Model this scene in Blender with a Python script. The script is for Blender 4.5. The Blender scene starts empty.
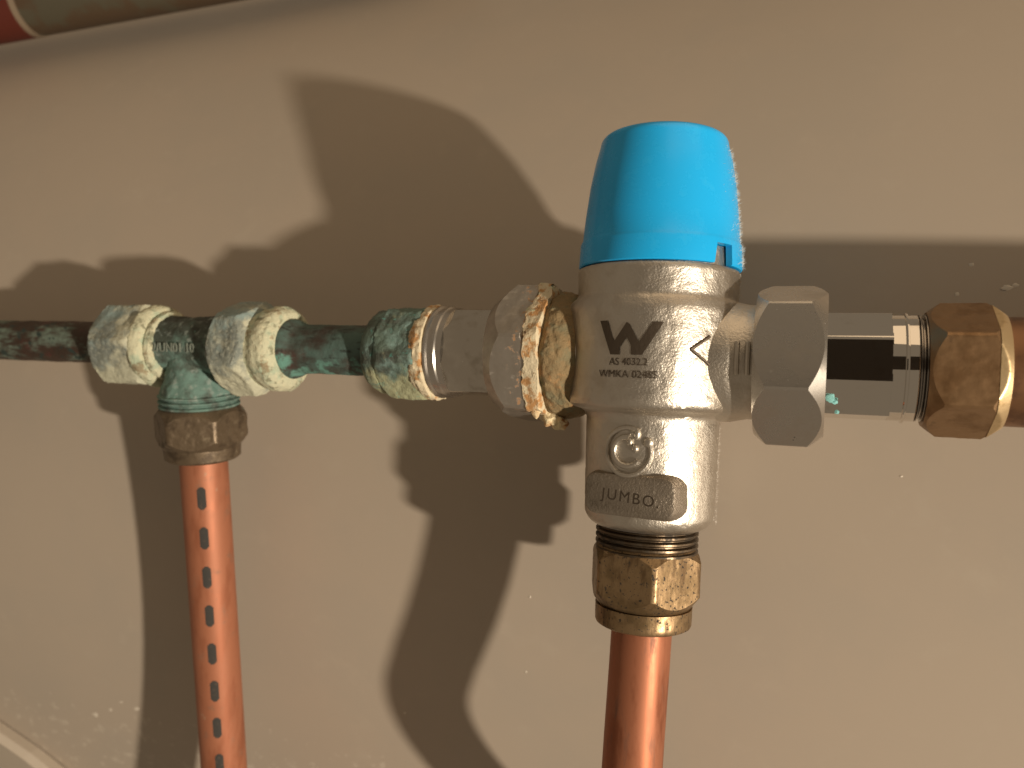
import bpy, bmesh, math, random
from mathutils import Vector, Matrix, noise

sc = bpy.context.scene
C = sc.collection
PI = math.pi
MM = 0.001
random.seed(7)

# ------------------------------------------------------------------ camera
cam_d = bpy.data.cameras.new("camera")
cam = bpy.data.objects.new("camera", cam_d)
C.objects.link(cam)
cam_d.sensor_width = 36.0
cam_d.lens = 36.0 * 788.0 / 1024.0
cam_d.clip_start = 0.005
cam_d.clip_end = 20.0
fw = Vector((-0.36162, 0.93232, 0.0))
rt = Vector((0.93157, 0.36133, 0.04013))
up = Vector((-0.03742, -0.01451, 0.99919))
M = Matrix((rt, up, -fw)).transposed().to_4x4()
M.translation = Vector((31.864, -166.763, -6.531)) * MM
cam.matrix_world = M
cam_d.dof.use_dof = True
cam_d.dof.focus_distance = 0.160
cam_d.dof.aperture_fstop = 17.0
sc.camera = cam

# ------------------------------------------------------------------ world
w = bpy.data.worlds.new("World")
sc.world = w
w.use_nodes = True
bg = w.node_tree.nodes["Background"]
bg.inputs[0].default_value = (1.0, 0.78, 0.54, 1)
bg.inputs[1].default_value = 0.205

# ------------------------------------------------------------------ lamps
def lamp(name, kind, loc, energy, color, **kw):
    d = bpy.data.lights.new(name, kind)
    d.energy = energy
    d.color = color
    for k, v in kw.items():
        setattr(d, k, v)
    o = bpy.data.objects.new(name, d)
    C.objects.link(o)
    o.location = Vector(loc) * MM
    return o
lamp("hand_torch_light", 'POINT', (679, -380, -207), 34.5, (1.0, 0.86, 0.68), shadow_soft_size=0.014)
fill = lamp("overhead_fill_light", 'AREA', (380, -300, 1050), 3.2, (1.0, 0.72, 0.44), shape='SQUARE', size=1.1)  # added soft overhead fill for the shadows, not a known lamp
fill.rotation_euler = (Vector((0, 0.02, 0)) - fill.location).to_track_quat('-Z', 'Y').to_euler()

sc.view_settings.view_transform = 'Standard'
sc.view_settings.look = 'None'
sc.view_settings.exposure = 0.0
sc.view_settings.gamma = 1.0
sc.view_settings.use_curve_mapping = False
sc.render.engine = 'CYCLES'
sc.cycles.max_bounces = 8
sc.cycles.sample_clamp_indirect = 4.0

# ------------------------------------------------------------------ materials
def layered(name, base, rough=0.5, metal=0.0, layers=(), bumps=(), spec=0.5, coat=0.0):
    """layers: (colour, scale per mm, lo, hi, seed, rough, metal [, axis, a, b]); bumps: (scale per mm, strength, distance mm, seed)"""
    m = bpy.data.materials.new(name)
    m.use_nodes = True
    nt = m.node_tree
    N = nt.nodes
    L = nt.links
    p = N["Principled BSDF"]
    p.inputs["Specular IOR Level"].default_value = spec
    if coat:
        p.inputs["Coat Weight"].default_value = coat
        p.inputs["Coat Roughness"].default_value = 0.08
    tc = N.new("ShaderNodeTexCoord")
    sca = N.new("ShaderNodeVectorMath")
    sca.operation = 'SCALE'
    sca.inputs[3].default_value = 1000.0
    L.new(tc.outputs["Object"], sca.inputs[0])
    def tex(scale, seed, detail=6.0, stretch=None):
        off = N.new("ShaderNodeVectorMath")
        off.operation = 'ADD'
        off.inputs[1].default_value = (seed * 13.1, seed * 7.7, seed * 3.3)
        L.new(sca.outputs[0], off.inputs[0])
        src = off.outputs[0]
        if stretch:
            mu = N.new("ShaderNodeVectorMath")
            mu.operation = 'MULTIPLY'
            mu.inputs[1].default_value = stretch
            L.new(src, mu.inputs[0])
            src = mu.outputs[0]
        t = N.new("ShaderNodeTexNoise")
        t.inputs["Scale"].default_value = scale
        t.inputs["Detail"].default_value = detail
        t.inputs["Roughness"].default_value = 0.62
        L.new(src, t.inputs["Vector"])
        return t.outputs[0]
    def rgb(c):
        n = N.new("ShaderNodeRGB")
        n.outputs[0].default_value = (*c, 1)
        return n.outputs[0]
    def val(v):
        n = N.new("ShaderNodeValue")
        n.outputs[0].default_value = v
        return n.outputs[0]
    col, ro, me = rgb(base), val(rough), val(metal)
    for ly in layers:
        c, s, lo, hi, seed, r2, m2 = ly[:7]
        extra = ly[7] if len(ly) > 7 else {}
        mr = N.new("ShaderNodeMapRange")
        mr.interpolation_type = 'SMOOTHSTEP'
        mr.inputs[1].default_value = lo
        mr.inputs[2].default_value = hi
        src = tex(s, seed, stretch=extra.get("stretch"))
        if "axis" in extra:      # shift the noise along an axis of the object, in mm: a patch with its own place
            ax, a, b, amp = extra["axis"]
            sx = N.new("ShaderNodeSeparateXYZ")
            L.new(sca.outputs[0], sx.inputs[0])
            g = N.new("ShaderNodeMapRange")
            g.interpolation_type = 'SMOOTHSTEP'
            g.inputs[1].default_value = a
            g.inputs[2].default_value = b
            g.inputs[3].default_value = -amp
            g.inputs[4].default_value = 0.0 if extra.get("zero") else amp
            L.new(sx.outputs["XYZ".index(ax)], g.inputs[0])
            ad = N.new("ShaderNodeMath")
            L.new(src, ad.inputs[0])
            L.new(g.outputs[0], ad.inputs[1])
            src = ad.outputs[0]
        L.new(src, mr.inputs[0])
        fac = mr.outputs[0]
        if "opacity" in extra:
            mu = N.new("ShaderNodeMath")
            mu.operation = 'MULTIPLY'
            mu.inputs[1].default_value = extra["opacity"]
            L.new(fac, mu.inputs[0])
            fac = mu.outputs[0]
        def mix(kind, a, b):
            x = N.new("ShaderNodeMix")
            x.data_type = kind
            i = 6 if kind == 'RGBA' else 2
            L.new(fac, x.inputs[0])
            L.new(a, x.inputs[i])
            L.new(b, x.inputs[i + 1])
            return x.outputs[2 if kind == 'RGBA' else 0]
        col = mix('RGBA', col, rgb(c))
        ro = mix('FLOAT', ro, val(r2))
        me = mix('FLOAT', me, val(m2))
    L.new(col, p.inputs["Base Color"])
    L.new(ro, p.inputs["Roughness"])
    L.new(me, p.inputs["Metallic"])
    prev = None
    for s, st, dist, seed in bumps:
        b = N.new("ShaderNodeBump")
        b.inputs["Strength"].default_value = st
        b.inputs["Distance"].default_value = dist * MM
        L.new(tex(s, seed, 3.0), b.inputs["Height"])
        if prev is not None:
            L.new(prev, b.inputs["Normal"])
        prev = b.outputs[0]
    if prev is not None:
        L.new(prev, p.inputs["Normal"])
    return m

WALL = layered("beige_satin_wall_paint", (0.43, 0.365, 0.298), 0.38, 0.0,
    layers=[((0.415, 0.357, 0.295), 0.02, 0.42, 0.62, 1, 0.40, 0.0),
            ((0.445, 0.384, 0.315), 0.09, 0.55, 0.80, 2, 0.36, 0.0),
            ((0.55, 0.49, 0.41), 0.25, 0.66, 0.74, 5, 0.55, 0.0, {"axis": ("Z", -112, -128, 0.10), "opacity": 0.6})],
    bumps=[(0.9, 0.04, 0.08, 4)], spec=0.4)
SPECK = layered("pale_paint_speck", (0.70, 0.64, 0.55), 0.8)
BLUE = layered("blue_plastic", (0.010, 0.42, 0.90), 0.27, 0.0,
    layers=[((0.016, 0.44, 0.90), 0.35, 0.55, 0.75, 2, 0.42, 0.0),
            ((0.45, 0.60, 0.68), 1.6, 0.74, 0.80, 5, 0.8, 0.0, {"axis": ("Z", 12, 3, 0.10)})],
    bumps=[(1.2, 0.04, 0.05, 3)], spec=0.5)
LINT = layered("grey_white_dust_lint", (0.72, 0.68, 0.62), 0.9)
NICKEL = layered("satin_cast_nickel", (0.62, 0.575, 0.51), 0.40, 1.0,
    layers=[((0.54, 0.49, 0.425), 0.16, 0.48, 0.68, 1, 0.44, 1.0),
            ((0.10, 0.075, 0.05), 1.2, 0.735, 0.78, 6, 0.7, 0.3)],
    bumps=[(0.9, 0.30, 0.35, 2), (2.4, 0.55, 0.16, 3)])
NICKEL_DARK_REFL = layered("dark_reflection_nickel", (0.33, 0.285, 0.235), 0.45, 0.9,  # the plate's dark reflection is put into this darker base colour
    layers=[((0.22, 0.185, 0.145), 0.5, 0.44, 0.66, 1, 0.6, 0.7)],
    bumps=[(0.9, 0.35, 0.4, 2), (2.4, 0.7, 0.2, 3)])
PRINT_AND_RECESS = layered("dark_print_and_recess_shade", (0.10, 0.078, 0.058), 0.48, 0.75, bumps=[(1.1, 0.22, 0.35, 2)])
CHROME = layered("bright_chrome", (0.74, 0.71, 0.67), 0.035, 1.0,
    layers=[((0.60, 0.56, 0.50), 0.22, 0.56, 0.78, 3, 0.10, 1.0),
            ((0.55, 0.50, 0.43), 1.9, 0.74, 0.78, 9, 0.6, 0.3)])
CHROME_SATIN = layered("dull_chrome", (0.62, 0.59, 0.55), 0.27, 1.0,
    layers=[((0.56, 0.52, 0.47), 0.14, 0.46, 0.66, 3, 0.36, 1.0),
            ((0.72, 0.69, 0.62), 1.5, 0.70, 0.76, 8, 0.7, 0.1),
            ((0.04, 0.03, 0.025), 0.7, 0.70, 0.73, 11, 0.7, 0.2)],
    bumps=[(0.8, 0.06, 0.2, 2), (4.0, 0.05, 0.05, 3)])
CHROME_FOUL = layered("dull_limescaled_chrome", (0.50, 0.46, 0.41), 0.32, 0.85,
    layers=[((0.40, 0.36, 0.31), 0.14, 0.42, 0.66, 3, 0.42, 0.8),
            ((0.50, 0.47, 0.41), 0.5, 0.56, 0.72, 4, 0.7, 0.1, {"opacity": 0.5, "stretch": (0.5, 1.0, 1.3)}),
            ((0.70, 0.66, 0.56), 1.6, 0.68, 0.74, 5, 0.85, 0.0),
            ((0.45, 0.23, 0.09), 0.8, 0.62, 0.72, 7, 0.85, 0.0, {"axis": ("X", 4, 12, 0.10), "opacity": 0.8})],
    bumps=[(0.5, 0.16, 0.3, 2), (2.8, 0.16, 0.10, 3)])
CRUST = layered("orange_cream_crust", (0.62, 0.40, 0.21), 0.9, 0.0,
    layers=[((0.80, 0.68, 0.44), 0.22, 0.44, 0.58, 1, 0.9, 0.0),
            ((0.36, 0.17, 0.065), 0.45, 0.56, 0.66, 2, 0.9, 0.0),
            ((0.10, 0.06, 0.03), 0.9, 0.66, 0.72, 3, 0.9, 0.0)],
    bumps=[(0.9, 0.7, 0.7, 4), (3.0, 0.5, 0.25, 5)])
CREAM = layered("cream_limescale", (0.66, 0.57, 0.40), 0.9, 0.0,
    layers=[((0.50, 0.27, 0.11), 0.32, 0.48, 0.60, 2, 0.9, 0.0), ((0.16, 0.09, 0.045), 0.7, 0.60, 0.70, 9, 0.9, 0.0),
            ((0.50, 0.52, 0.36), 0.35, 0.58, 0.70, 3, 0.9, 0.0)],
    bumps=[(0.9, 0.6, 0.6, 4), (3.0, 0.4, 0.2, 5)])
OCHRE = layered("brown_green_sealing_crust", (0.24, 0.17, 0.085), 0.85, 0.0,
    layers=[((0.19, 0.17, 0.10), 0.30, 0.44, 0.66, 2, 0.9, 0.0),
            ((0.36, 0.20, 0.085), 0.30, 0.52, 0.72, 3, 0.9, 0.0)],
    bumps=[(0.8, 0.7, 0.7, 4), (2.5, 0.4, 0.2, 5)])
VERDI_PALE = layered("chalky_verdigris_crust", (0.27, 0.295, 0.255), 0.85, 0.0,
    layers=[((0.19, 0.215, 0.20), 0.11, 0.40, 0.66, 1, 0.8, 0.1, {"stretch": (0.6, 1, 1)}),
            ((0.40, 0.42, 0.345), 1.3, 0.46, 0.70, 9, 0.9, 0.0, {"opacity": 0.7}),
            ((0.25, 0.345, 0.345), 0.14, 0.50, 0.70, 8, 0.85, 0.0, {"axis": ("Z", -6, 8, 0.08), "opacity": 0.8}),
            ((0.54, 0.54, 0.41), 0.20, 0.40, 0.66, 2, 0.9, 0.0, {"axis": ("Z", 1, -11, 0.15)}),
            ((0.55, 0.55, 0.42), 0.26, 0.46, 0.70, 4, 0.9, 0.0, {"axis": ("X", -3, 9, 0.16)}),
            ((0.09, 0.095, 0.08), 1.1, 0.62, 0.74, 3, 0.8, 0.1, {"opacity": 0.8})],
    bumps=[(0.6, 0.5, 0.5, 4), (2.6, 0.6, 0.3, 5)])
VERDI_FACE = layered("cream_green_crust", (0.58, 0.58, 0.42), 0.9, 0.0,
    layers=[((0.42, 0.50, 0.37), 0.25, 0.46, 0.64, 1, 0.9, 0.0),
            ((0.68, 0.63, 0.44), 0.9, 0.50, 0.70, 2, 0.9, 0.0, {"opacity": 0.7}),
            ((0.20, 0.20, 0.13), 0.30, 0.55, 0.64, 3, 0.9, 0.0, {"opacity": 0.8}), ((0.26, 0.17, 0.09), 0.22, 0.58, 0.66, 11, 0.9, 0.0, {"opacity": 0.7})],
    bumps=[(0.7, 0.7, 0.6, 4), (2.6, 0.6, 0.3, 5)])
VERDI_TEAL = layered("teal_verdigris", (0.075, 0.095, 0.078), 0.7, 0.15,
    layers=[((0.14, 0.24, 0.21), 0.13, 0.42, 0.62, 1, 0.85, 0.0, {"axis": ("Z", 8, -14, 0.14)}),
            ((0.03, 0.033, 0.026), 0.16, 0.44, 0.72, 2, 0.6, 0.3, {"axis": ("Z", -4, 6, 0.10)}),
            ((0.30, 0.36, 0.33), 0.5, 0.52, 0.68, 3, 0.9, 0.0, {"opacity": 0.75}), ((0.06, 0.065, 0.055), 0.22, 0.48, 0.74, 12, 0.8, 0.0),
            ((0.20, 0.42, 0.36), 0.22, 0.62, 0.74, 7, 0.9, 0.0)],
    bumps=[(0.9, 0.5, 0.5, 4), (3.0, 0.4, 0.2, 5)])
VERDI_NUT = layered("teal_olive_verdigris", (0.12, 0.175, 0.145), 0.8, 0.05,
    layers=[((0.07, 0.075, 0.062), 0.18, 0.40, 0.70, 1, 0.7, 0.2, {"stretch": (0.5, 1.2, 1.4)}),
            ((0.20, 0.31, 0.29), 0.22, 0.44, 0.72, 2, 0.9, 0.0),
            ((0.35, 0.36, 0.225), 0.20, 0.42, 0.66, 3, 0.9, 0.0, {"axis": ("Z", 0, -10, 0.16)}),
            ((0.10, 0.33, 0.29), 0.8, 0.58, 0.72, 6, 0.9, 0.0, {"opacity": 0.7})],
    bumps=[(0.7, 0.6, 0.6, 4), (2.6, 0.5, 0.3, 5)])
BROWN_NUT = layered("tarnished_brown_brass", (0.155, 0.115, 0.075), 0.45, 0.55,
    layers=[((0.085, 0.06, 0.038), 0.25, 0.48, 0.64, 1, 0.55, 0.5),
            ((0.22, 0.175, 0.115), 0.35, 0.56, 0.76, 2, 0.7, 0.2),
            ((0.20, 0.36, 0.31), 0.45, 0.60, 0.68, 3, 0.9, 0.0, {"axis": ("Z", 5, 12, 0.10), "opacity": 0.7}),
            ((0.60, 0.55, 0.45), 1.4, 0.70, 0.75, 5, 0.9, 0.0)],
    bumps=[(0.8, 0.2, 0.3, 4), (3.0, 0.25, 0.12, 5)])
BRASS = layered("spotted_brass", (0.33, 0.225, 0.125), 0.40, 0.85,
    layers=[((0.20, 0.135, 0.07), 0.22, 0.42, 0.62, 1, 0.45, 0.8),
            ((0.13, 0.08, 0.038), 0.30, 0.50, 0.66, 2, 0.55, 0.6, {"stretch": (1.6, 1.6, 0.35)}),
            ((0.025, 0.018, 0.012), 1.3, 0.57, 0.64, 3, 0.7, 0.2)],
    bumps=[(0.9, 0.14, 0.3, 4), (3.5, 0.18, 0.12, 5)])
BRASS_DULL = layered("brown_tarnished_brass", (0.27, 0.165, 0.085), 0.42, 0.75,
    layers=[((0.20, 0.115, 0.055), 0.16, 0.45, 0.66, 1, 0.45, 0.8),
            ((0.08, 0.045, 0.022), 0.20, 0.62, 0.72, 4, 0.55, 0.5, {"opacity": 0.8})],
    bumps=[(0.7, 0.10, 0.3, 4), (3.5, 0.10, 0.08, 5)])
BRASS_LIP = layered("pale_yellow_brass", (0.66, 0.50, 0.29), 0.42, 0.9,  # end cone, paler and yellower than the rest of the nut
    layers=[((0.40, 0.27, 0.12), 0.3, 0.50, 0.70, 1, 0.45, 0.8)], bumps=[(0.9, 0.12, 0.3, 4)])
THREAD = layered("dirty_thread_metal", (0.12, 0.088, 0.058), 0.35, 0.9,
    layers=[((0.05, 0.038, 0.026), 0.35, 0.46, 0.62, 1, 0.6, 0.5)], bumps=[(1.2, 0.2, 0.2, 4)])
STEEL_THREAD = layered("dark_chrome_thread", (0.34, 0.31, 0.28), 0.22, 1.0)
COPPER = layered("satin_copper", (0.37, 0.142, 0.076), 0.54, 0.55,
    layers=[((0.30, 0.105, 0.055), 0.13, 0.46, 0.64, 1, 0.42, 0.8, {"stretch": (1.5, 1.5, 0.35)}),
            ((0.24, 0.105, 0.065), 0.22, 0.56, 0.70, 2, 0.6, 0.4, {"stretch": (1.4, 1.4, 0.3)}),
            ((0.50, 0.36, 0.25), 0.28, 0.66, 0.76, 3, 0.7, 0.2)],
    bumps=[(0.5, 0.05, 0.2, 4), (3.0, 0.05, 0.05, 5)])
COPPER_PINK = layered("dusty_pink_copper", (0.41, 0.160, 0.088), 0.56, 0.35,
    layers=[((0.38, 0.14, 0.075), 0.14, 0.46, 0.64, 1, 0.5, 0.5, {"stretch": (1.5, 1.5, 0.4)}),
            ((0.27, 0.14, 0.09), 0.22, 0.56, 0.72, 2, 0.6, 0.2, {"opacity": 0.7}),
            ((0.45, 0.36, 0.26), 0.22, 0.60, 0.75, 3, 0.7, 0.1, {"axis": ("Z", 10, 34, 0.08), "opacity": 0.7})],
    bumps=[(0.5, 0.06, 0.2, 4), (3.0, 0.06, 0.05, 5)])
COPPER_OLD = layered("corroded_dark_copper", (0.062, 0.040, 0.028), 0.6, 0.3,
    layers=[((0.10, 0.030, 0.024), 0.14, 0.52, 0.70, 5, 0.6, 0.2),
            ((0.15, 0.20, 0.165), 0.20, 0.46, 0.66, 2, 0.9, 0.0, {"stretch": (0.5, 1.3, 1.6)}),
            ((0.03, 0.05, 0.045), 0.3, 0.55, 0.65, 3, 0.7, 0.2)],
    bumps=[(0.6, 0.5, 0.5, 4), (2.5, 0.3, 0.2, 5)])
COPPER_TEAL = layered("teal_corroded_copper", (0.055, 0.042, 0.034), 0.6, 0.3,
    layers=[((0.08, 0.135, 0.12), 0.12, 0.32, 0.60, 1, 0.85, 0.0, {"stretch": (0.7, 1.2, 1.5)}),
            ((0.085, 0.034, 0.028), 0.12, 0.52, 0.72, 5, 0.6, 0.2),
            ((0.025, 0.03, 0.027), 0.5, 0.55, 0.70, 8, 0.6, 0.2, {"stretch": (0.4, 1.2, 1.5)}),
            ((0.13, 0.29, 0.245), 0.22, 0.56, 0.70, 3, 0.9, 0.0, {"axis": ("Z", 2, -7, 0.14)})],
    bumps=[(0.6, 0.5, 0.5, 4), (2.5, 0.3, 0.2, 5)])
COPPER_BROWN = layered("brown_oxidised_copper", (0.22, 0.115, 0.06), 0.42, 0.7,
    layers=[((0.11, 0.055, 0.03), 0.16, 0.46, 0.66, 1, 0.5, 0.6)], bumps=[(0.6, 0.1, 0.2, 4)])
INK = layered("grey_printed_ink", (0.040, 0.037, 0.034), 0.8, 0.0,
    layers=[((0.09, 0.065, 0.05), 1.0, 0.55, 0.70, 1, 0.8, 0.0)])
RAIL = layered("dark_brown_rail", (0.085, 0.055, 0.032), 0.5, 0.0,
    layers=[((0.085, 0.075, 0.05), 0.04, 0.5, 0.6, 1, 0.5, 0.0)])
RED = layered("red_plastic", (0.11, 0.020, 0.012), 0.5)
PALE = layered("pale_dusty_board", (0.45, 0.39, 0.32), 0.7, 0.0,
    layers=[((0.45, 0.39, 0.31), 0.2, 0.5, 0.7, 1, 0.8, 0.0)], bumps=[(0.4, 0.3, 0.4, 2)])

# ------------------------------------------------------------------ mesh helpers (all lengths in mm, world axes)
def thing(name, loc, label, cat, group=None):
    o = bpy.data.objects.new(name, None)
    o.empty_display_size = 0.005
    C.objects.link(o)
    o.location = Vector(loc) * MM
    o["label"] = label
    o["category"] = cat
    if group:
        o["group"] = group
    return o

def world_loc(o):
    v = Vector((0, 0, 0))
    while o is not None:
        v += o.location
        o = o.parent
    return v

def obj(name, verts, faces, mat, parent=None, sharp=35, smooth=True, label=None, kind=None):
    off = world_loc(parent) / MM if parent else Vector((0, 0, 0))
    me = bpy.data.meshes.new(name)
    me.from_pydata([(Vector(v) - off) * MM for v in verts], [], faces)
    bm = bmesh.new()
    bm.from_mesh(me)
    bmesh.ops.recalc_face_normals(bm, faces=bm.faces)
    bm.to_mesh(me)
    bm.free()
    if smooth:
        me.polygons.foreach_set("use_smooth", [True] * len(me.polygons))
        me.set_sharp_from_angle(angle=math.radians(sharp))
    me.materials.append(mat)
    o = bpy.data.objects.new(name, me)
    C.objects.link(o)
    if parent:
        o.parent = parent
    if label:
        o["label"] = label
    if kind:
        o["kind"] = kind
    return o

def frame(a):
    """axis a -> (a, u, v): u faces the viewer side (-Y), v completes it"""
    a = Vector(a).normalized()
    u = Vector((0, -1, 0))
    u = (u - a * u.dot(a)).normalized()
    v = a.cross(u)
    return a, u, v
AX = frame((1, 0, 0))     # v = -Z : positive angle goes down
AZ = (Vector((0, 0, 1)), Vector((0, -1, 0)), Vector((1, 0, 0)))   # positive angle goes to the right
D = math.radians

def resample(prof, dt):
    out = [prof[0]]
    for (t0, r0), (t1, r1) in zip(prof, prof[1:]):
        n = max(1, int(math.ceil(math.hypot(t1 - t0, r1 - r0) / dt)))
        for i in range(1, n + 1):
            out.append((t0 + (t1 - t0) * i / n, r0 + (r1 - r0) * i / n))
    return out

def rev(prof, fr=AX, o=(0, 0, 0), n=120, dt=None, poly=None, disp=None, tweak=None):
    """surface of revolution; poly = (sides, circumradius, phase deg, corner cut) makes it prismatic"""
    if isinstance(prof, NutProfile):
        return nut_mesh(prof, fr, o, n, poly, disp)
    a, u, v = fr
    o = Vector(o)
    if dt:
        prof = resample(prof, dt)
    V, F = [], []
    ph = D(poly[2]) if poly else 0.0
    for t, r in prof:
        for j in range(n):
            th = ph + 2 * PI * j / n
            rr = r
            if poly:
                k, rc, _, cut = poly
                seg = 2 * PI / k
                loc = ((th - ph) % seg) - seg / 2
                rr = min(r, rc * math.cos(seg / 2) / math.cos(loc), rc * cut)
            tt = t
            if tweak:
                tt, rr = tweak(t, rr, th)
            P = o + a * tt + (u * math.cos(th) + v * math.sin(th)) * rr
            if disp and rr > 0.01:
                nrm = (u * math.cos(th) + v * math.sin(th))
                P = P + nrm * disp(P, t)
            V.append(P)
    m = len(prof)
    for i in range(m - 1):
        for j in range(n):
            k = (j + 1) % n
            F.append((i * n + j, i * n + k, (i + 1) * n + k, (i + 1) * n + j))
    for i in (0, m - 1):
        if prof[i][1] > 0.01:
            F.append(tuple(range(i * n, i * n + n)))
    return V, F

def fbm(P, s, seed=0):
    q = P * s + Vector((seed * 5.3, seed * 9.1, seed * 2.7))
    return noise.noise(q) + 0.5 * noise.noise(q * 2.1) + 0.25 * noise.noise(q * 4.3)

class NutProfile:
    """hexagonal prism with turned chamfers; rows follow the exact line where chamfer and flat meet"""
    def __init__(self, t0, t1, rc, k=6, ch0=0.9, ch1=0.9, slope=1.6):
        ap = rc * math.cos(PI / k)
        self.t0, self.t1, self.r0, self.r1, self.s = t0, t1, ap * ch0, ap * ch1, slope
    def column(self, h, nc=4, nf=26):
        a = self.t0 + (h - self.r0) / self.s
        b = self.t1 - (h - self.r1) / self.s
        out = [(self.t0, 0.0), (self.t0, self.r0)]
        out += [(self.t0 + (a - self.t0) * i / nc, self.r0 + (h - self.r0) * i / nc) for i in range(1, nc + 1)]
        out += [(a + (b - a) * i / nf, h) for i in range(1, nf + 1)]
        out += [(b + (self.t1 - b) * i / nc, h + (self.r1 - h) * i / nc) for i in range(1, nc + 1)]
        return out + [(self.t1, 0.0)]
def nutprof(*a):
    return NutProfile(*a)
def nut_mesh(prof, fr, o, n, poly, disp):
    a, u, v = fr
    k, rc, ph, cut = poly
    ph = D(ph)
    seg = 2 * PI / k
    o = Vector(o)
    cols = []
    for j in range(n):
        th = 2 * PI * j / n
        loc = (th % seg) - seg / 2
        h = min(rc * math.cos(seg / 2) / math.cos(loc), rc * cut)
        d_ = u * math.cos(th + ph) + v * math.sin(th + ph)
        col_ = []
        for t, r in prof.column(h):
            P = o + a * t + d_ * r
            if disp and r > 0.01:
                P = P + d_ * disp(P, t)
            col_.append(P)
        cols.append(col_)
    m = len(cols[0])
    V = [cols[j][i] for i in range(m) for j in range(n)]
    F = [(i * n + j, i * n + (j + 1) % n, (i + 1) * n + (j + 1) % n, (i + 1) * n + j) for i in range(m - 1) for j in range(n)]
    return V, F

def tube(path, r, n=12, closed=False, caps=True, rad=None):
    V, F = [], []
    m = len(path)
    prev = None
    for i, P in enumerate(path):
        P = Vector(P)
        A = Vector(path[max(i - 1, 0)])
        B = Vector(path[min(i + 1, m - 1)])
        t = (B - A).normalized()
        if prev is None:
            h = Vector((0, -1, 0)) if abs(t.y) < 0.9 else Vector((1, 0, 0))
            prev = (h - t * h.dot(t)).normalized()
        else:
            prev = (prev - t * prev.dot(t)).normalized()
        b = t.cross(prev)
        rr = rad[i] if rad else r
        for j in range(n):
            th = 2 * PI * j / n
            V.append(P + (prev * math.cos(th) + b * math.sin(th)) * rr)
    for i in range(m - 1):
        for j in range(n):
            k = (j + 1) % n
            F.append((i * n + j, i * n + k, (i + 1) * n + k, (i + 1) * n + j))
    if caps:
        F.append(tuple(range(n)))
        F.append(tuple(range((m - 1) * n, m * n)))
    return V, F

def join(*parts):
    V, F = [], []
    for v, f in parts:
        b = len(V)
        V += v
        F += [tuple(i + b for i in q) for q in f]
    return V, F

def blob(c, rx, ry, rz, seed=0, amp=0.2, n=14):
    V, F = [], []
    c = Vector(c)
    for i in range(n // 2 + 1):
        ph = PI * i / (n // 2)
        for j in range(n):
            th = 2 * PI * j / n
            d = Vector((math.sin(ph) * math.cos(th), math.sin(ph) * math.sin(th), math.cos(ph)))
            k = 1 + amp * noise.noise(d * 1.6 + Vector((seed * 3.1, seed * 1.7, seed)))
            V.append(c + Vector((d.x * rx, d.y * ry, d.z * rz)) * k)
    for i in range(n // 2):
        for j in range(n):
            k = (j + 1) % n
            F.append((i * n + j, i * n + k, (i + 1) * n + k, (i + 1) * n + j))
    return V, F

def text_mesh(body, size, depth, bold=0.0, xs=1.0, spacing=1.0):
    """flat text centred at the origin of its plane, in mm, cut fine enough to be bent"""
    cu = bpy.data.curves.new("lettering_source", 'FONT')
    cu.body = body
    cu.size = size
    cu.align_x = 'CENTER'
    cu.align_y = 'CENTER'
    cu.extrude = depth
    cu.offset = bold
    cu.space_character = spacing
    cu.resolution_u = 4
    t = bpy.data.objects.new("lettering_source", cu)
    C.objects.link(t)
    dg = bpy.context.evaluated_depsgraph_get()
    me = bpy.data.meshes.new_from_object(t.evaluated_get(dg))
    bpy.data.objects.remove(t)
    bm = bmesh.new()
    bm.from_mesh(me)
    out = bend_cut(bm, xs)
    bpy.data.meshes.remove(me)
    bpy.data.curves.remove(cu)
    return out

def bend_cut(bm, xs=1.0, step=0.9):
    lo = min(v.co.x for v in bm.verts)
    hi = max(v.co.x for v in bm.verts)
    x = lo + step
    while x < hi:
        bmesh.ops.bisect_plane(bm, geom=bm.verts[:] + bm.edges[:] + bm.faces[:], plane_co=(x, 0, 0), plane_no=(1, 0, 0))
        x += step
    bm.verts.index_update()
    V = [(v.co.x * xs, v.co.y, v.co.z) for v in bm.verts]
    F = [tuple(v.index for v in f.verts) for f in bm.faces]
    bm.free()
    return V, F

def on_cyl(V, R, az, zc, cx=0.0, lift=0.0):
    """bend flat lettering round a vertical cylinder; az in degrees from the viewer's side towards the right"""
    out = []
    for x, y, z in V:
        th = D(az) + x / R
        r = R + lift + z
        out.append(Vector((cx + r * math.sin(th), -r * math.cos(th), zc + y)))
    return out

# ------------------------------------------------------------------ the wall
WC = (30.4, -4.4, 15.6, 23.3, -4.6)
def wall_y(X, Z):
    x = min(max(X, -200), 120) / 100
    z = min(max(Z, -130), 130) / 100
    y = WC[0] + WC[1] * x + WC[2] * z + WC[3] * z * z + WC[4] * x * x
    return y + (WC[1] + 2 * WC[4] * x) * (X / 100 - x) + (WC[2] + 2 * WC[3] * z) * (Z / 100 - z)
V, F = [], []
xs = [-460 + 12 * i for i in range(64)]
zs = [-300 + 12 * i for i in range(54)]
for Z in zs:
    for X in xs:
        V.append((X, wall_y(X, Z), Z))
nx = len(xs)
nv = len(V)
V += [(x, y + 15, z) for x, y, z in V]
for i in range(len(zs) - 1):
    for j in range(nx - 1):
        q = (i * nx + j, i * nx + j + 1, (i + 1) * nx + j + 1, (i + 1) * nx + j)
        F.append(q)
        F.append(tuple(k + nv for k in reversed(q)))
rim = [j for j in range(nx)] + [i * nx + nx - 1 for i in range(1, len(zs))] + \
      [(len(zs) - 1) * nx + j for j in range(nx - 2, -1, -1)] + [i * nx for i in range(len(zs) - 2, 0, -1)]
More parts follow.
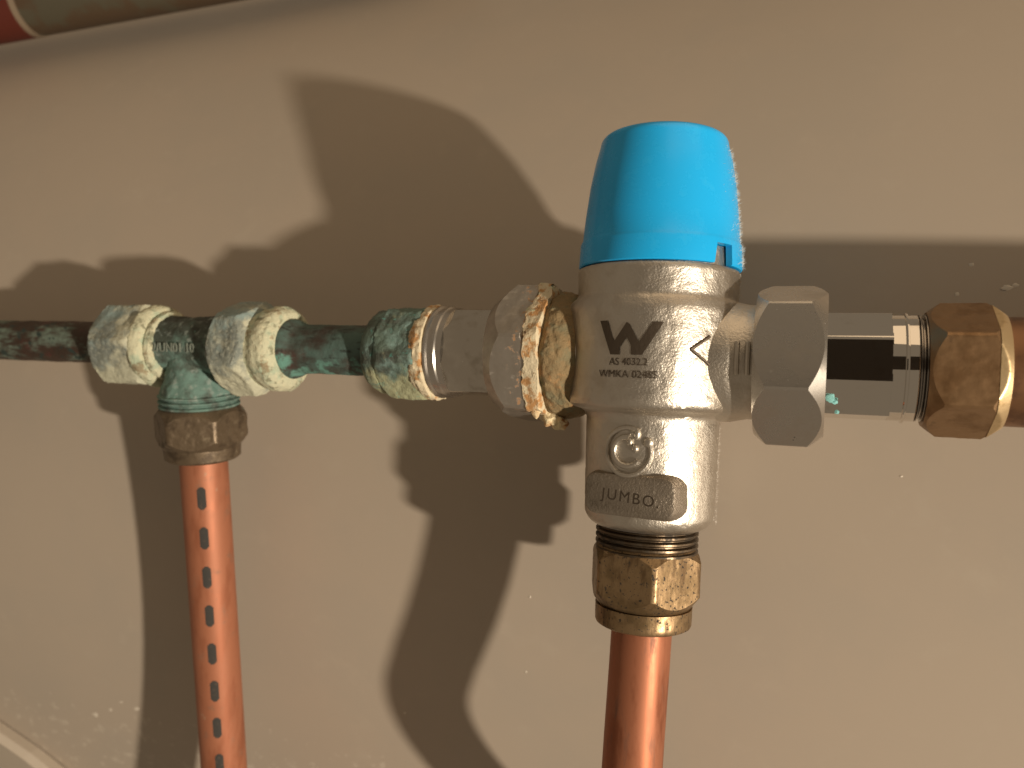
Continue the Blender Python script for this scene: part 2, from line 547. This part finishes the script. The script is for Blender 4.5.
for a_, b_ in zip(rim, rim[1:] + rim[:1]):
    F.append((a_, b_, b_ + nv, a_ + nv))
wall = obj("wall", V, F, WALL, sharp=60)
wall["kind"] = "structure"
for i, (X, Z, r) in enumerate([(62.4, 23.7, 0.6), (69.0, 18.3, 1.0), (70.5, 18.8, 0.6), (59.6, 17.1, 0.5), (-37.2, -62.8, 0.35), (-78.2, -104.9, 0.4),
                               (-38.9, -84.3, 0.35), (-191.7, -124.5, 0.9), (-180.4, -122.1, 0.9), (-199, -127.5, 1.2),
                               (-186, -120.5, 0.6), (49.6, -23.3, 0.25)]):
    v, f = blob((X, wall_y(X, Z) - 0.02, Z), r * random.uniform(0.8, 1.3), 0.09, r * random.uniform(0.6, 1.0), i, 0.5, 12)
    obj("paint_speck", v, f, SPECK, wall)

# ------------------------------------------------------------------ tempering valve
valve = thing("tempering_valve", (0, 0, -36), "satin nickel tempering valve with bright blue cap between the two chrome unions", "valve")
def arc(cx, cz, r, a0, a1, n=6):
    return [(cz + r * math.sin(D(a0 + (a1 - a0) * i / n)), cx + r * math.cos(D(a0 + (a1 - a0) * i / n))) for i in range(n + 1)]
body_prof = [(-35.4, 0.0), (-35.4, 9.6)] + arc(9.8, -31.7, 3.7, -90, 0, 7) + [(-29, 13.6), (-12.6, 13.9), (-11.6, 14.3), (-11.0, 15.2), (-10.6, 16.4), (-9.9, 17.2), (-8.8, 17.55),
             (0, 17.75), (9.6, 17.65), (11.2, 17.2), (12.0, 16.75), (13.0, 16.7), (17.6, 16.85), (18.2, 16.6), (18.4, 15.4), (22.3, 15.3), (22.3, 0.0)]
def body_disp(P, t):
    return 0.10 * noise.noise(P * 0.5) + 0.05 * noise.noise(P * 1.6)
def shoulder(t, r, th):
    k = max(0.0, math.cos(th + D(88))) ** 6
    fade = min(1.0, max(0.0, (t + 11.0) / 1.2)) * min(1.0, max(0.0, (12.4 - t) / 2.0))
    return t, r + 1.9 * k * fade
v, f = rev(body_prof, AZ, (-0.6, 0, 0), 180, dt=0.7, disp=body_disp, tweak=shoulder)
# the cast stubs that carry the two unions
stub_l = rev([(-19.5, 0), (-19.5, 11.0), (-18.6, 11.4), (-12, 11.8), (-6, 12.0), (-6, 0)], AX, (0, 0, 0.3), 120, dt=0.8)
body = obj("body", v, f, NICKEL, valve)
obj("outlet_stub", *stub_l, NICKEL, valve)
stub_r = obj("inlet_stub", *rev([(6, 0), (6, 12.6), (14.0, 12.4), (15.4, 12.3), (17.2, 11.9), (18.6, 11.6), (21.5, 11.5), (21.5, 0)], AX, (0, 0, -0.2), 120, dt=0.6), NICKEL, valve)
# raised marks on the inlet stub
def bar(c, dx, dy, dz):
    x, y, z = c
    vs = [(x + i * dx, y + j * dy, z + k * dz) for i in (-1, 1) for j in (-1, 1) for k in (-1, 1)]
    return vs, [(0, 1, 3, 2), (4, 6, 7, 5), (0, 4, 5, 1), (2, 3, 7, 6), (0, 2, 6, 4), (1, 5, 7, 3)]
for x_, z0 in ((17.3, 1.6), (19.3, 1.4)):
    obj("raised_mark", *tube([(x_, -11.9 * math.cos(D(a_)) - 0.05, -11.9 * math.sin(D(a_)) + z0 * 0.2) for a_ in range(-14, 17, 5)], 0.5, 8), NICKEL, stub_r)

# the watermark: a heavy W and two lines of print
def poly_mesh(pts, step=0.8):
    bm = bmesh.new()
    vs = [bm.verts.new((x, y, 0)) for x, y in pts]
    bm.faces.new(vs)
    bmesh.ops.triangulate(bm, faces=bm.faces[:])
    return bend_cut(bm, 1.0, step)
Wp = [(-6.4, 3.3), (-4.7, 3.3), (-3.0, -0.75), (-0.5, 3.0), (0.2, 2.5), (2.0, -0.8), (4.6, 3.1), (6.6, 3.1), (2.7, -3.3), (0.55, -3.3), (0.5, -1.5), (-0.35, 0.05), (-1.75, -1.8), (-1.75, -3.3), (-3.7, -3.3)]
v, f = poly_mesh(Wp)
obj("watermark_emblem", on_cyl(v, 17.75, -5.5, 3.3, -0.6, 0.16), f, PRINT_AND_RECESS, body, smooth=False, label="dark printed letter W")
v, f = text_mesh("AS 4032.2", 2.0, 0.02, 0.0, 0.95)
obj("standard_number", on_cyl(v, 17.75, -5.5, -1.4, -0.6, 0.16), f, PRINT_AND_RECESS, body, smooth=False, label="printed line AS 4032.2")
v, f = text_mesh("WMKA 02485", 2.0, 0.02, 0.0, 1.02)
obj("licence_number", on_cyl(v, 17.75, -6.0, -3.8, -0.6, 0.16), f, PRINT_AND_RECESS, body, smooth=False, label="printed line with the licence number")
# flow arrow
def cyl_pt(R, az, z, cx=-0.6):
    return Vector((cx + R * math.sin(D(az)), -R * math.cos(D(az)), z))
ends = []
for sgn in (1, -1):
    ends.append(tube([cyl_pt(17.82, 33 + 13 * i / 8, 1.4 + sgn * 2.7 * i / 8) for i in range(9)], 0.33, 8))
obj("flow_arrow", *join(*ends), PRINT_AND_RECESS, body, label="thin dark arrow pointing left")
# round cast emblem: an open ring with dots
em = []
zc, ac = -18.9, -8.0
def em_pt(rr, ang, R=13.95):
    return cyl_pt(R, ac + math.degrees(rr * math.cos(D(ang)) / 13.9), zc + rr * math.sin(D(ang)))
em.append(tube([em_pt(4.7, a_) for a_ in range(62, 385, 8)], 0.55, 10))
em.append(tube([em_pt(2.9, a_, 14.1) for a_ in range(85, 330, 8)], 0.62, 10))
def dot(x, y, rx, rz):
    P = cyl_pt(14.1, ac + math.degrees(x / 13.9), zc + y)
    return blob(P, rx, 0.55, rz, 1, 0.05, 14)
em += [dot(1.9, 3.6, 0.65, 1.25), dot(0.5, 2.0, 0.6, 0.85), dot(1.6, 0.7, 0.65, 0.8), dot(4.1, 2.0, 1.0, 1.0)]
obj("cast_emblem", *join(*em), NICKEL, body, label="round cast emblem, an open ring with dots")
# flat name plate cast on the lower body
def rounded_plate(w_, h_, r, d, bev):
    out = []
    for cx, cy, a0 in ((w_ - r, h_ - r, 0), (-w_ + r, h_ - r, 90), (-w_ + r, -h_ + r, 180), (w_ - r, -h_ + r, 270)):
        for i in range(7):
            out.append((cx, cy, a0 + 15 * i))
    V, F = [], []
    rings = [(0.0, r + 0.8), (d - bev, r), (d - bev * 0.3, r - bev * 0.35), (d, r - bev)]
    for dep, rr in rings:
        for cx, cy, a_ in out:
            V.append((cx + rr * math.cos(D(a_)), cy + rr * math.sin(D(a_)), dep))
    n = len(out)
    for i in range(len(rings) - 1):
        for j in range(n):
            k = (j + 1) % n
            F.append((i * n + j, i * n + k, (i + 1) * n + k, (i + 1) * n + j))
    F.append(tuple(range(3 * n, 4 * n)))
    F.append(tuple(range(n)))
    return V, F
def on_plane(V, az, dist, zc, cx=-0.6, tilt=0.0):
    n_ = Vector((math.sin(D(az)), -math.cos(D(az)), 0))
    s_ = Vector((math.cos(D(az)), math.sin(D(az)), 0))
    ct, st = math.cos(D(tilt)), math.sin(D(tilt))
    return [Vector((cx, 0, zc)) + s_ * (x * ct - y * st) + Vector((0, 0, 1)) * (x * st + y * ct) + n_ * (dist + z) for x, y, z in V]
v, f = rounded_plate(9.4, 4.2, 2.4, 6.2, 0.6)
plate = obj("name_plate", on_plane(v, -8, 8.0, -27.6, 0.0), f, NICKEL_DARK_REFL, valve, sharp=28)
v, f = text_mesh("JUMBO.", 3.1, 0.06, 0.0, 1.0, 1.22)
obj("lettering", on_plane(v, -8, 14.22, -28.0, 0.4, -4), f, PRINT_AND_RECESS, plate, smooth=False)  # dark colour stands for the shade inside the sunk letters
# threaded tail under the body
thr = [(-40.8, 0), (-40.8, 10.0)]
z_ = -40.6
while z_ < -35.2:
    thr += [(z_, 10.1), (z_ + 0.35, 10.75), (z_ + 0.75, 10.75), (z_ + 1.1, 10.1)]
    z_ += 1.25
thr += [(-35, 10.1), (-35, 0)]
obj("outlet_thread", *rev(thr, AZ, (-0.8, 0, 0), 96), THREAD, valve)
# blue cap with a square notch in its rim
cap_out = [(18.55, 15.6), (18.55, 16.75), (18.8, 16.95), (23.4, 16.75), (23.8, 16.6), (24.3, 16.35), (29, 15.95), (36, 15.15), (41, 14.25), (44.6, 13.35)] + \
          [(44.6 + 2.0 * math.sin(D(a_)), 11.35 + 2.0 * math.cos(D(a_))) for a_ in (15, 30, 45, 60, 75, 90)] + [(46.85, 6.0), (46.9, 0.0)]
cap_prof = [(22.5, 0.0), (22.5, 15.6)] + cap_out
def notch(t, r, th):
    th = (th + PI) % (2 * PI) - PI
    if D(49.5) < th < D(67) and t < 22.5:
        return 22.5, r
    return t, r
v, f = rev(resample(cap_prof[:5], 0.6) + cap_prof[5:], AZ, (-0.4, 0, 0), 240, tweak=notch)
cap = obj("cap", v, f, BLUE, valve, sharp=40)
# dust lint clinging to the cap and body
lv, lf = [], []
def hair(P, nrm, length):
    t = Vector((random.uniform(-1, 1), random.uniform(-1, 1), random.uniform(-1, 1)))
    d = (nrm * random.uniform(0.4, 1.0) + t * 0.7).normalized()
    s = d.cross(Vector((0.3, 0.5, 0.8))).normalized() * 0.035
    b = len(lv)
    Q = P + d * length * 0.55
    E_ = Q + (d + t * 0.6).normalized() * length * 0.45
    lv.extend([P - s, P + s, Q + s * 0.8, Q - s * 0.8, E_])
    lf.extend([(b, b + 1, b + 2, b + 3), (b + 3, b + 2, b + 4)])
def cap_r(z):
    pts = cap_out[2:10]
    for (z0, r0), (z1, r1) in zip(pts, pts[1:]):
        if z0 <= z <= z1:
            return r0 + (r1 - r0) * (z - z0) / (z1 - z0)
    return 13.0
for i in range(1500):
    az = random.gauss(104, 13)
    z = 19.2 + 24.5 * random.random() ** 1.2
    r = cap_r(z)
    hair(Vector((-0.4 + r * math.sin(D(az)), -r * math.cos(D(az)), z)), Vector((math.sin(D(az)), -math.cos(D(az)), 0)), random.choice((0.3, 0.45, 0.7, 1.0)))
obj("lint", lv, lf, LINT, cap, smooth=False, kind="stuff")
lv, lf = [], []
for i in range(700):
    az = random.gauss(104, 12)
    if random.random() < 0.7:
        z, r = random.uniform(-34, -12), 13.9
    else:
        z, r = random.uniform(13, 18), 16.8
    hair(Vector((-0.6 + r * math.sin(D(az)), -r * math.cos(D(az)), z)), Vector((math.sin(D(az)), -math.cos(D(az)), 0)), random.choice((0.2, 0.35, 0.5)))
obj("lint", lv, lf, LINT, body, smooth=False, kind="stuff")

# ------------------------------------------------------------------ union couplings
ur = thing("union_coupling", (33, 0, -0.5), "clean chrome union with hexagonal nut and faceted barrel right of the blue-capped valve", "pipe fitting", "chrome unions either side of the valve")
obj("union_nut", *rev(nutprof(20.3, 33.2, 16.6, 6, 1.0, 0.975, 0.85), AX, (0, 0, -0.4), 360, dt=0.35, poly=(6, 16.6, 17.5, 0.99)), CHROME_SATIN, ur, sharp=18)
obj("barrel", *rev([(32, 0), (32, 10.6), (44.4, 10.6), (44.4, 0)], AX, (0, 0, -0.5), 240, dt=1.2, poly=(8, 10.6, 15.5, 0.995)), CHROME, ur, sharp=12)
col = [(44.3, 0), (44.3, 10.15), (46.4, 10.15), (46.55, 10.55), (46.75, 10.6), (46.95, 10.55), (47.1, 10.15), (48.6, 10.15), (48.8, 10.0), (48.8, 0)]
obj("collar", *rev(col, AX, (0, 0, -0.5), 160), CHROME, ur, sharp=20)
thr = [(48.6, 0), (48.6, 9.2)]
x_ = 48.7
while x_ < 52.5:
    thr += [(x_, 9.3), (x_ + 0.25, 10.1), (x_ + 0.45, 10.1), (x_ + 0.75, 9.3)]
    x_ += 0.95
thr += [(53, 9.3), (53, 0)]
obj("thread", *rev(thr, AX, (0, 0, -0.5), 120), STEEL_THREAD, ur, sharp=25)
for i, (x_, a_, r_, s_) in enumerate([(34.2, 38, 10.2, 0.7), (34.9, 43, 10.2, 0.45), (35.4, 58, 10.4, 0.35)]):
    P = Vector((x_, -r_ * math.cos(D(a_)), -r_ * math.sin(D(a_)) - 0.5))
    obj("verdigris_fleck", *blob(P, s_ * 1.2, 0.35, s_, i, 0.6), layered("turquoise_fleck", (0.22, 0.50, 0.50), 0.9), ur)

ul = thing("union_coupling", (-37, 0, 0.3), "limescaled chrome union with orange crust round its nut, left of the valve", "pipe fitting", "chrome unions either side of the valve")
def foul(P, t):
    return 0.07 * fbm(P, 0.3, 2) + 0.02 * fbm(P, 1.2, 3)
obj("union_nut", *rev(nutprof(-35.2, -22.6, 16.0, 6, 0.88, 0.97, 0.75), AX, (0, 0, 0.3), 240, dt=0.5, poly=(6, 16.0, -12, 0.985), disp=foul), CHROME_FOUL, ul, sharp=22)
def crusty(P, t):
    return (0.7 * fbm(P, 0.22, 5) + 0.2 * fbm(P, 0.9, 6)) * min(1.0, max(0.25, (-15.0 - t) / 1.5))
def crust_edge(P, t):
    return 0.22 * fbm(P, 0.30, 8) + 0.10 * fbm(P, 1.1, 9)
def ragged(t, r, th):
    c = Vector((math.cos(th) * 3, math.sin(th) * 3, 0))
    if t < -23.5:
        return t + 1.1 + 1.3 * fbm(c, 0.8, 4) + 0.5 * fbm(c, 3.0, 5), r
    return t, r
obj("limescale_band", *rev([(-26.6, 15.4), (-26.3, 16.1), (-25.6, 16.3), (-24.4, 16.35), (-23.0, 16.0), (-22.4, 15.2), (-22.1, 14.0), (-21.9, 12.4)], AX, (0, 0, 0.3), 240, dt=0.35, poly=(6, 16.32, -12, 0.985), disp=crust_edge, tweak=ragged), CREAM, ul, sharp=60, label="cream and orange limescale band on the nut's edge")
obj("rust_crust", *rev([(-22.4, 11.5), (-22.0, 13.2), (-20.8, 13.9), (-18.8, 13.7), (-17.2, 13.3), (-15.8, 12.6), (-14.6, 11.6)], AX, (0, 0, 0.0), 200, dt=0.4, disp=crusty), OCHRE, ul, sharp=60, label="brown and orange mineral crust")
lump = [blob((-21.5, -4.5, -13.6), 1.8, 2.0, 1.6, 3, 0.5, 24), blob((-19.8, -4.0, -14.6), 1.5, 1.5, 1.6, 8, 0.5, 24), blob((-23.9, -9.0, -11.2), 1.5, 1.3, 1.9, 5, 0.5, 24)]
obj("crust_lump", *join(*lump), CRUST, ul, sharp=60, label="orange crust hanging under the nut", kind="stuff")
obj("barrel", *rev([(-47.6, 0), (-47.6, 10.3), (-33, 10.3), (-33, 0)], AX, (0, 0, 0.3), 240, dt=1.0, poly=(8, 10.3, 18, 0.99)), layered("fouled_bright_chrome", (0.60, 0.56, 0.50), 0.09, 1.0,
    layers=[((0.46, 0.42, 0.36), 0.3, 0.45, 0.7, 3, 0.2, 0.85), ((0.55, 0.50, 0.42), 1.3, 0.70, 0.75, 5, 0.7, 0.1)], bumps=[(0.8, 0.05, 0.2, 2)]), ul, sharp=12)
obj("collar", *rev([(-50.7, 0), (-50.7, 10.4), (-50.4, 10.8), (-49.9, 10.8), (-49.6, 10.3), (-48.6, 10.3), (-48.4, 10.6), (-47.8, 10.6), (-47.5, 10.3), (-46.2, 10.25), (-46.2, 0)], AX, (0, 0, 0.3), 140), CHROME_SATIN, ul, sharp=25)

# ------------------------------------------------------------------ compression nuts
G = "compression nuts on the pipe run"
def corrode(k):
    def d_(P, t):
        return 0.34 * fbm(P, 0.32, k) + 0.14 * fbm(P, 1.1, k + 1) + 0.05 * fbm(P, 3.0, k + 2)
    return d_
def rough_disp(k, a_=0.05):
    def d_(P, t):
        return a_ * fbm(P, 0.5, k) + a_ * 0.4 * fbm(P, 1.8, k + 1)
    return d_

n1 = thing("compression_nut", (-146, 0, 0), "pale green corroded nut at the left arm of the tee", "nut", G)
obj("hexagon", *rev(nutprof(-154.0, -135.8, 12.2, 6, 0.80, 0.97, 0.85), AX, (0, 0, 0), 216, dt=0.5, poly=(6, 12.2, -2, 0.98), disp=corrode(3)), VERDI_PALE, n1, sharp=50)
obj("end_face", *rev([(-137.4, 11.0), (-136.4, 11.3), (-135.0, 10.9), (-134.1, 10.2), (-133.7, 9.0), (-133.7, 0)], AX, (0, 0, 0), 160, dt=0.5, disp=corrode(13)), VERDI_FACE, n1, sharp=50, label="cream coloured crusted end of the nut")
obj("crust_ring", *rev([(-134.8, 8.2), (-133.2, 9.4), (-132.0, 9.2), (-131.4, 8.0)], AX, (0, 0, 0), 140, dt=0.4, disp=corrode(23)), VERDI_FACE, n1, sharp=50)

n2 = thing("compression_nut", (-104, 0, 0), "pale green crusted nut with a stepped cream collar at the right arm of the tee", "nut", G)
obj("hexagon", *rev(nutprof(-111.6, -100.4, 12.7, 6, 0.95, 0.93, 0.9), AX, (0, 0, 0), 216, dt=0.5, poly=(6, 12.7, -36, 0.98), disp=corrode(5)), VERDI_PALE, n2, sharp=50)
obj("collar", *rev([(-101.4, 0), (-101.4, 9.9), (-99.6, 10.0), (-97.8, 10.7), (-95.4, 10.8), (-94.0, 10.2), (-93.0, 9.2), (-92.6, 7.2), (-92.6, 0)], AX, (0, 0, 0), 180, dt=0.5, disp=corrode(15)), VERDI_FACE, n2, sharp=50, label="cream collar of the nut")

n3 = thing("compression_nut", (-61, 0, 0), "teal and olive verdigris nut joined to the fouled chrome union", "nut", G)
obj("collar", *rev([(-68.2, 0), (-68.2, 7.0), (-67.6, 8.8), (-66.2, 9.9), (-63.6, 10.3), (-63.2, 0)], AX, (0, 0, 0), 160, dt=0.5, disp=corrode(27)), VERDI_NUT, n3, sharp=50)
obj("hexagon", *rev(nutprof(-64.6, -51.4, 11.9, 6, 0.90, 0.97, 0.8), AX, (0, 0, 0), 216, dt=0.45, poly=(6, 11.9, 8, 0.98), disp=corrode(7)), VERDI_NUT, n3, sharp=50)
obj("limescale_edge", *rev([(-54.6, 10.2), (-53.8, 10.8), (-52.6, 11.2), (-51.0, 11.1), (-50.5, 10.2), (-50.5, 9.4)], AX, (0, 0, 0), 180, dt=0.4, disp=rough_disp(17, 0.42)), CREAM, n3, sharp=50, label="cream yellow edge of the nut")

n4 = thing("compression_nut", (-0.9, 0, -49), "spotted golden brass nut under the valve body", "nut", G)
ZN = (-0.9, 0, 0)
def nz(t0, t1, rc, ch0, ch1, slope):
    return nutprof(t0, t1, rc, 6, ch0, ch1, slope)
obj("hexagon", *rev(nz(-52.0, -38.2, 12.25, 0.90, 0.88, 0.75), AZ, ZN, 300, dt=0.4, poly=(6, 12.25, 20, 0.98), disp=rough_disp(31, 0.04)), BRASS, n4, sharp=22)
obj("collar", *rev([(-56.2, 0), (-56.2, 9.2), (-55.8, 9.9), (-55.3, 10.1), (-51.9, 10.15), (-51.8, 0)], AZ, ZN, 140, dt=0.6, disp=rough_disp(33, 0.05)), BRASS, n4)

n5 = thing("compression_nut", (58, 0, -0.8), "brown tarnished brass nut on the wide pipe at the right edge", "nut", G)
obj("hexagon", *rev(nutprof(50.2, 62.9, 12.75, 6, 0.97, 0.95, 0.75), AX, (0, 0, -0.7), 300, dt=0.4, poly=(6, 12.75, -28.5, 0.985), disp=rough_disp(35, 0.05)), BRASS_DULL, n5, sharp=20)
obj("end_lip", *rev([(60.9, 12.15), (62.96, 10.58), (63.02, 9.9)], AX, (0, 0, -0.7), 300, dt=0.3, poly=(6, 12.83, -28.5, 0.985)), BRASS_LIP, n5, label="bright yellow end of the nut")

# ------------------------------------------------------------------ tee
T0 = Vector((-124.4, 0, 0.4))
TD = Vector((-2.0, 20.0, -122.0)).normalized()
TF = frame(-TD)
def tp(s, r):
    return (-s, r)
tee = thing("tee_fitting", T0, "dark teal corroded copper-alloy tee between two pale green nuts", "pipe fitting")
run = obj("run", *rev([(-137, 0), (-137, 8.0), (-133.4, 8.1), (-128, 7.6), (-121, 7.6), (-116, 8.0), (-114, 8.0), (-114, 0)], AX, (0, 0, 0.4), 120, dt=0.5, disp=corrode(41)), VERDI_TEAL, tee, sharp=50)
obj("branch", *rev([tp(13.6, 0), tp(13.6, 9.9), tp(12.6, 9.9), tp(10.8, 9.3), tp(8.0, 8.2), tp(5, 7.5), tp(1, 7.0), tp(1, 0)], TF, T0, 120, dt=0.5, disp=corrode(43)), VERDI_TEAL, tee, sharp=50)
thr = [tp(17, 0), tp(17, 9.6)]
s_ = 16.6
while s_ > 13.4:
    thr += [tp(s_, 9.7), tp(s_ - 0.4, 10.5), tp(s_ - 0.8, 10.5), tp(s_ - 1.2, 9.7)]
    s_ -= 1.4
thr += [tp(13.0, 9.6), tp(13.0, 0)]
obj("thread", *rev(thr, TF, T0, 100), VERDI_TEAL, tee, sharp=25)
v, f = text_mesh("2/UN01 10", 3.3, 0.16, 0.02, 0.95)
v = [Vector((-124.6 + x, -(8.05 + z) * math.cos(-(y / 8.0) + D(8)), 0.4 - (8.05 + z) * math.sin(-(y / 8.0) + D(8)))) for x, y, z in v]
obj("raised_lettering", v, f, layered("pale_raised_metal", (0.20, 0.23, 0.195), 0.8, 0.05, bumps=[(2.0, 0.6, 0.3, 1)]), run, smooth=False)

n6 = thing("compression_nut", T0 + TD * 26, "dull brown brass nut under the tee", "nut", G)
obj("hexagon", *rev(nutprof(-27.6, -16.0, 12.4, 6, 0.92, 0.90, 0.8), TF, T0, 240, dt=0.45, poly=(6, 12.4, -1, 0.98), disp=rough_disp(51, 0.12)), BROWN_NUT, n6, sharp=26)
obj("collar", *rev([tp(27.2, 0), tp(27.2, 10.1), tp(30.3, 9.9), tp(30.9, 9.2), tp(30.9, 0)], TF, T0, 120, dt=0.6, disp=rough_disp(53, 0.10)), BROWN_NUT, n6)

# ------------------------------------------------------------------ pipes
GP = "copper pipes"
def pipe(name, label, prof, fr, o, mat, disp=None, loc=None, n=96):
    t = thing(name, loc if loc is not None else o, label, "pipe", GP)
    wall_ = obj("tube", *rev(prof, fr, o, n, dt=0.8 if disp else 4.0, disp=disp), mat, t, sharp=50)
    return t, wall_
def oldskin(k):
    def d_(P, t):
        return 0.14 * fbm(P, 0.22, k) + 0.06 * fbm(P, 0.9, k + 1)
    return d_
pipe("copper_pipe", "dark corroded pipe entering the tee from the left edge", [(-330, 0), (-330, 5.9), (-150, 5.9), (-150, 0)], AX, (0, 0, 0.6), COPPER_OLD, oldskin(61), (-200, 0, 0.6))
pipe("copper_pipe", "short teal corroded pipe between the tee and the teal nut", [(-97, 0), (-97, 7.6), (-92.2, 7.6), (-91.2, 7.2), (-89.6, 6.4), (-88.4, 6.15), (-64, 6.15), (-64, 0)], AX, (0, 0, 0.2), COPPER_TEAL, oldskin(63), (-84, 0, 0.2))
pipe("copper_pipe", "wide brown pipe leaving the tarnished nut at the right edge", [(60, 0), (60, 10.0), (320, 10.0), (320, 0)], AX, (0, 0, -0.7), COPPER_BROWN, None, (66, 0, -0.7))
# drop under the tee, with a printed dashed line
tp_t = thing("copper_pipe", T0 + TD * 60, "pink copper pipe with grey printed dashes under the tee", "pipe", GP)
obj("tube", *rev([tp(230, 0), tp(230, 6.35), tp(26, 6.35), tp(26, 0)], TF, T0, 96, dt=3.0), COPPER_PINK, tp_t, sharp=50)
a_, u_, v_ = TF
for k in range(9):
    s0 = 37.6 + 11.2 * k
    th0 = D(33)
    dv, df = [], []
    nl, nw = 8, 5
    for i in range(nl + 1):
        q = i / nl
        hw = 1.15 * min(1.0, math.sqrt(max(0.0, 1 - (2 * abs(q - 0.5)) ** 6)) + 0.35)
        for j in range(nw + 1):
            th = th0 + (j / nw - 0.5) * 2 * hw / 6.4
            dv.append(T0 - a_ * (s0 + q * 6.3) + (u_ * math.cos(th) + v_ * math.sin(th)) * 6.39)
    for i in range(nl):
        for j in range(nw):
            q0 = i * (nw + 1) + j
            df.append((q0, q0 + 1, q0 + nw + 2, q0 + nw + 1))
    obj("printed_dash", dv, df, INK, tp_t)
# drop under the valve: straight through the frame, then a bend back to the wall
vp = thing("copper_pipe", (-1.2, 0, -60), "bright copper pipe dropping from the brass nut under the valve", "pipe", GP)
path = [(-0.9, 0, -50), (-1.2, -0.4, -65), (-1.6, -0.8, -80), (-1.9, -1.2, -95), (-1.9, -0.9, -103)]
for i in range(1, 11):
    t_ = i / 10
    path.append((-1.9 + 1.2 * t_, -0.9 + 17 * t_ ** 1.8, -103 - 28 * t_))
for i in range(1, 5):
    path.append((-0.7, 16.1 + 11.5 * i, -131 - 11 * i))
obj("tube", *tube(path, 6.35, 96), COPPER, vp, sharp=60)

# ------------------------------------------------------------------ edges of the picture
P0, P1 = Vector((-280, 52.4, 123.5)), Vector((-190.6, 76.1, 138.3))
rd = (P1 - P0).normalized()
rl = thing("rail", P0, "dark brown rail with a red end crossing the upper left corner", "rail")
RF = frame(rd)
perp = Vector((0, 0, 1)) - rd * rd.z
RO = P0 + perp.normalized() * 12.0
obj("shaft", *rev([(16, 0), (16, 12), (190, 12), (190, 0)], RF, RO, 64, dt=6.0), RAIL, rl)
obj("red_end", *rev([(-90, 0), (-90, 12.2), (13.6, 12.2), (13.6, 0)], RF, RO, 64, dt=6.0), RED, rl, label="red end of the rail")
obj("pale_band", *rev([(13.6, 0), (13.6, 12.35), (16, 12.35), (16, 0)], RF, RO, 64), layered("tan_band", (0.26, 0.20, 0.14), 0.6), rl)

bd = thing("board", (-226, 26, -140), "pale board corner at the lower left against the wall", "board")
bx = []
for X, Z in ((-246, -135.5), (-230.5, -147.5), (-209, -169), (-190, -205), (-330, -205), (-330, -88)):
    bx.append((X, Z))
n_ = len(bx)
V = [(X, wall_y(X, Z) - 0.5, Z) for X, Z in bx] + [(X + 0.3, wall_y(X, Z) - 4.5, Z) for X, Z in bx] + [(X - 1.2, wall_y(X, Z) - 6.0, Z - 2.0) for X, Z in bx]
F = [tuple(range(2 * n_, 3 * n_)), tuple(range(n_))]
for lv_ in (0, 1):
    for j in range(n_):
        k = (j + 1) % n_
        F.append((lv_ * n_ + j, lv_ * n_ + k, (lv_ + 1) * n_ + k, (lv_ + 1) * n_ + j))
obj("panel", V, F, PALE, bd, smooth=False)

# ------------------------------------------------------------------ the phone that takes the picture: its dark back is mirrored in the chrome
ph = thing("phone", Vector((31.864, -166.763, -6.531)) - fw * 30, "black phone facing the valve, mirrored as a dark patch in the chrome barrel", "phone")
PHONE = layered("black_phone_glass", (0.05, 0.042, 0.036), 0.4)
pc = Vector((31.864, -166.763, -6.531)) - fw * 34
v, f = rounded_plate(82, 46, 9, 7.0, 1.2)
obj("back_shell", [pc + rt * (x - 34) + up * (y + 33) + fw * z for x, y, z in v], f, PHONE, ph, sharp=28)
ring = rev([(0, 0), (0, 5.5), (1.2, 5.5), (1.2, 4.2), (0.6, 3.8), (0.6, 0)], (fw, up, rt), pc + fw * 7.0, 48)
obj("lens_ring", *ring, PHONE, ph)
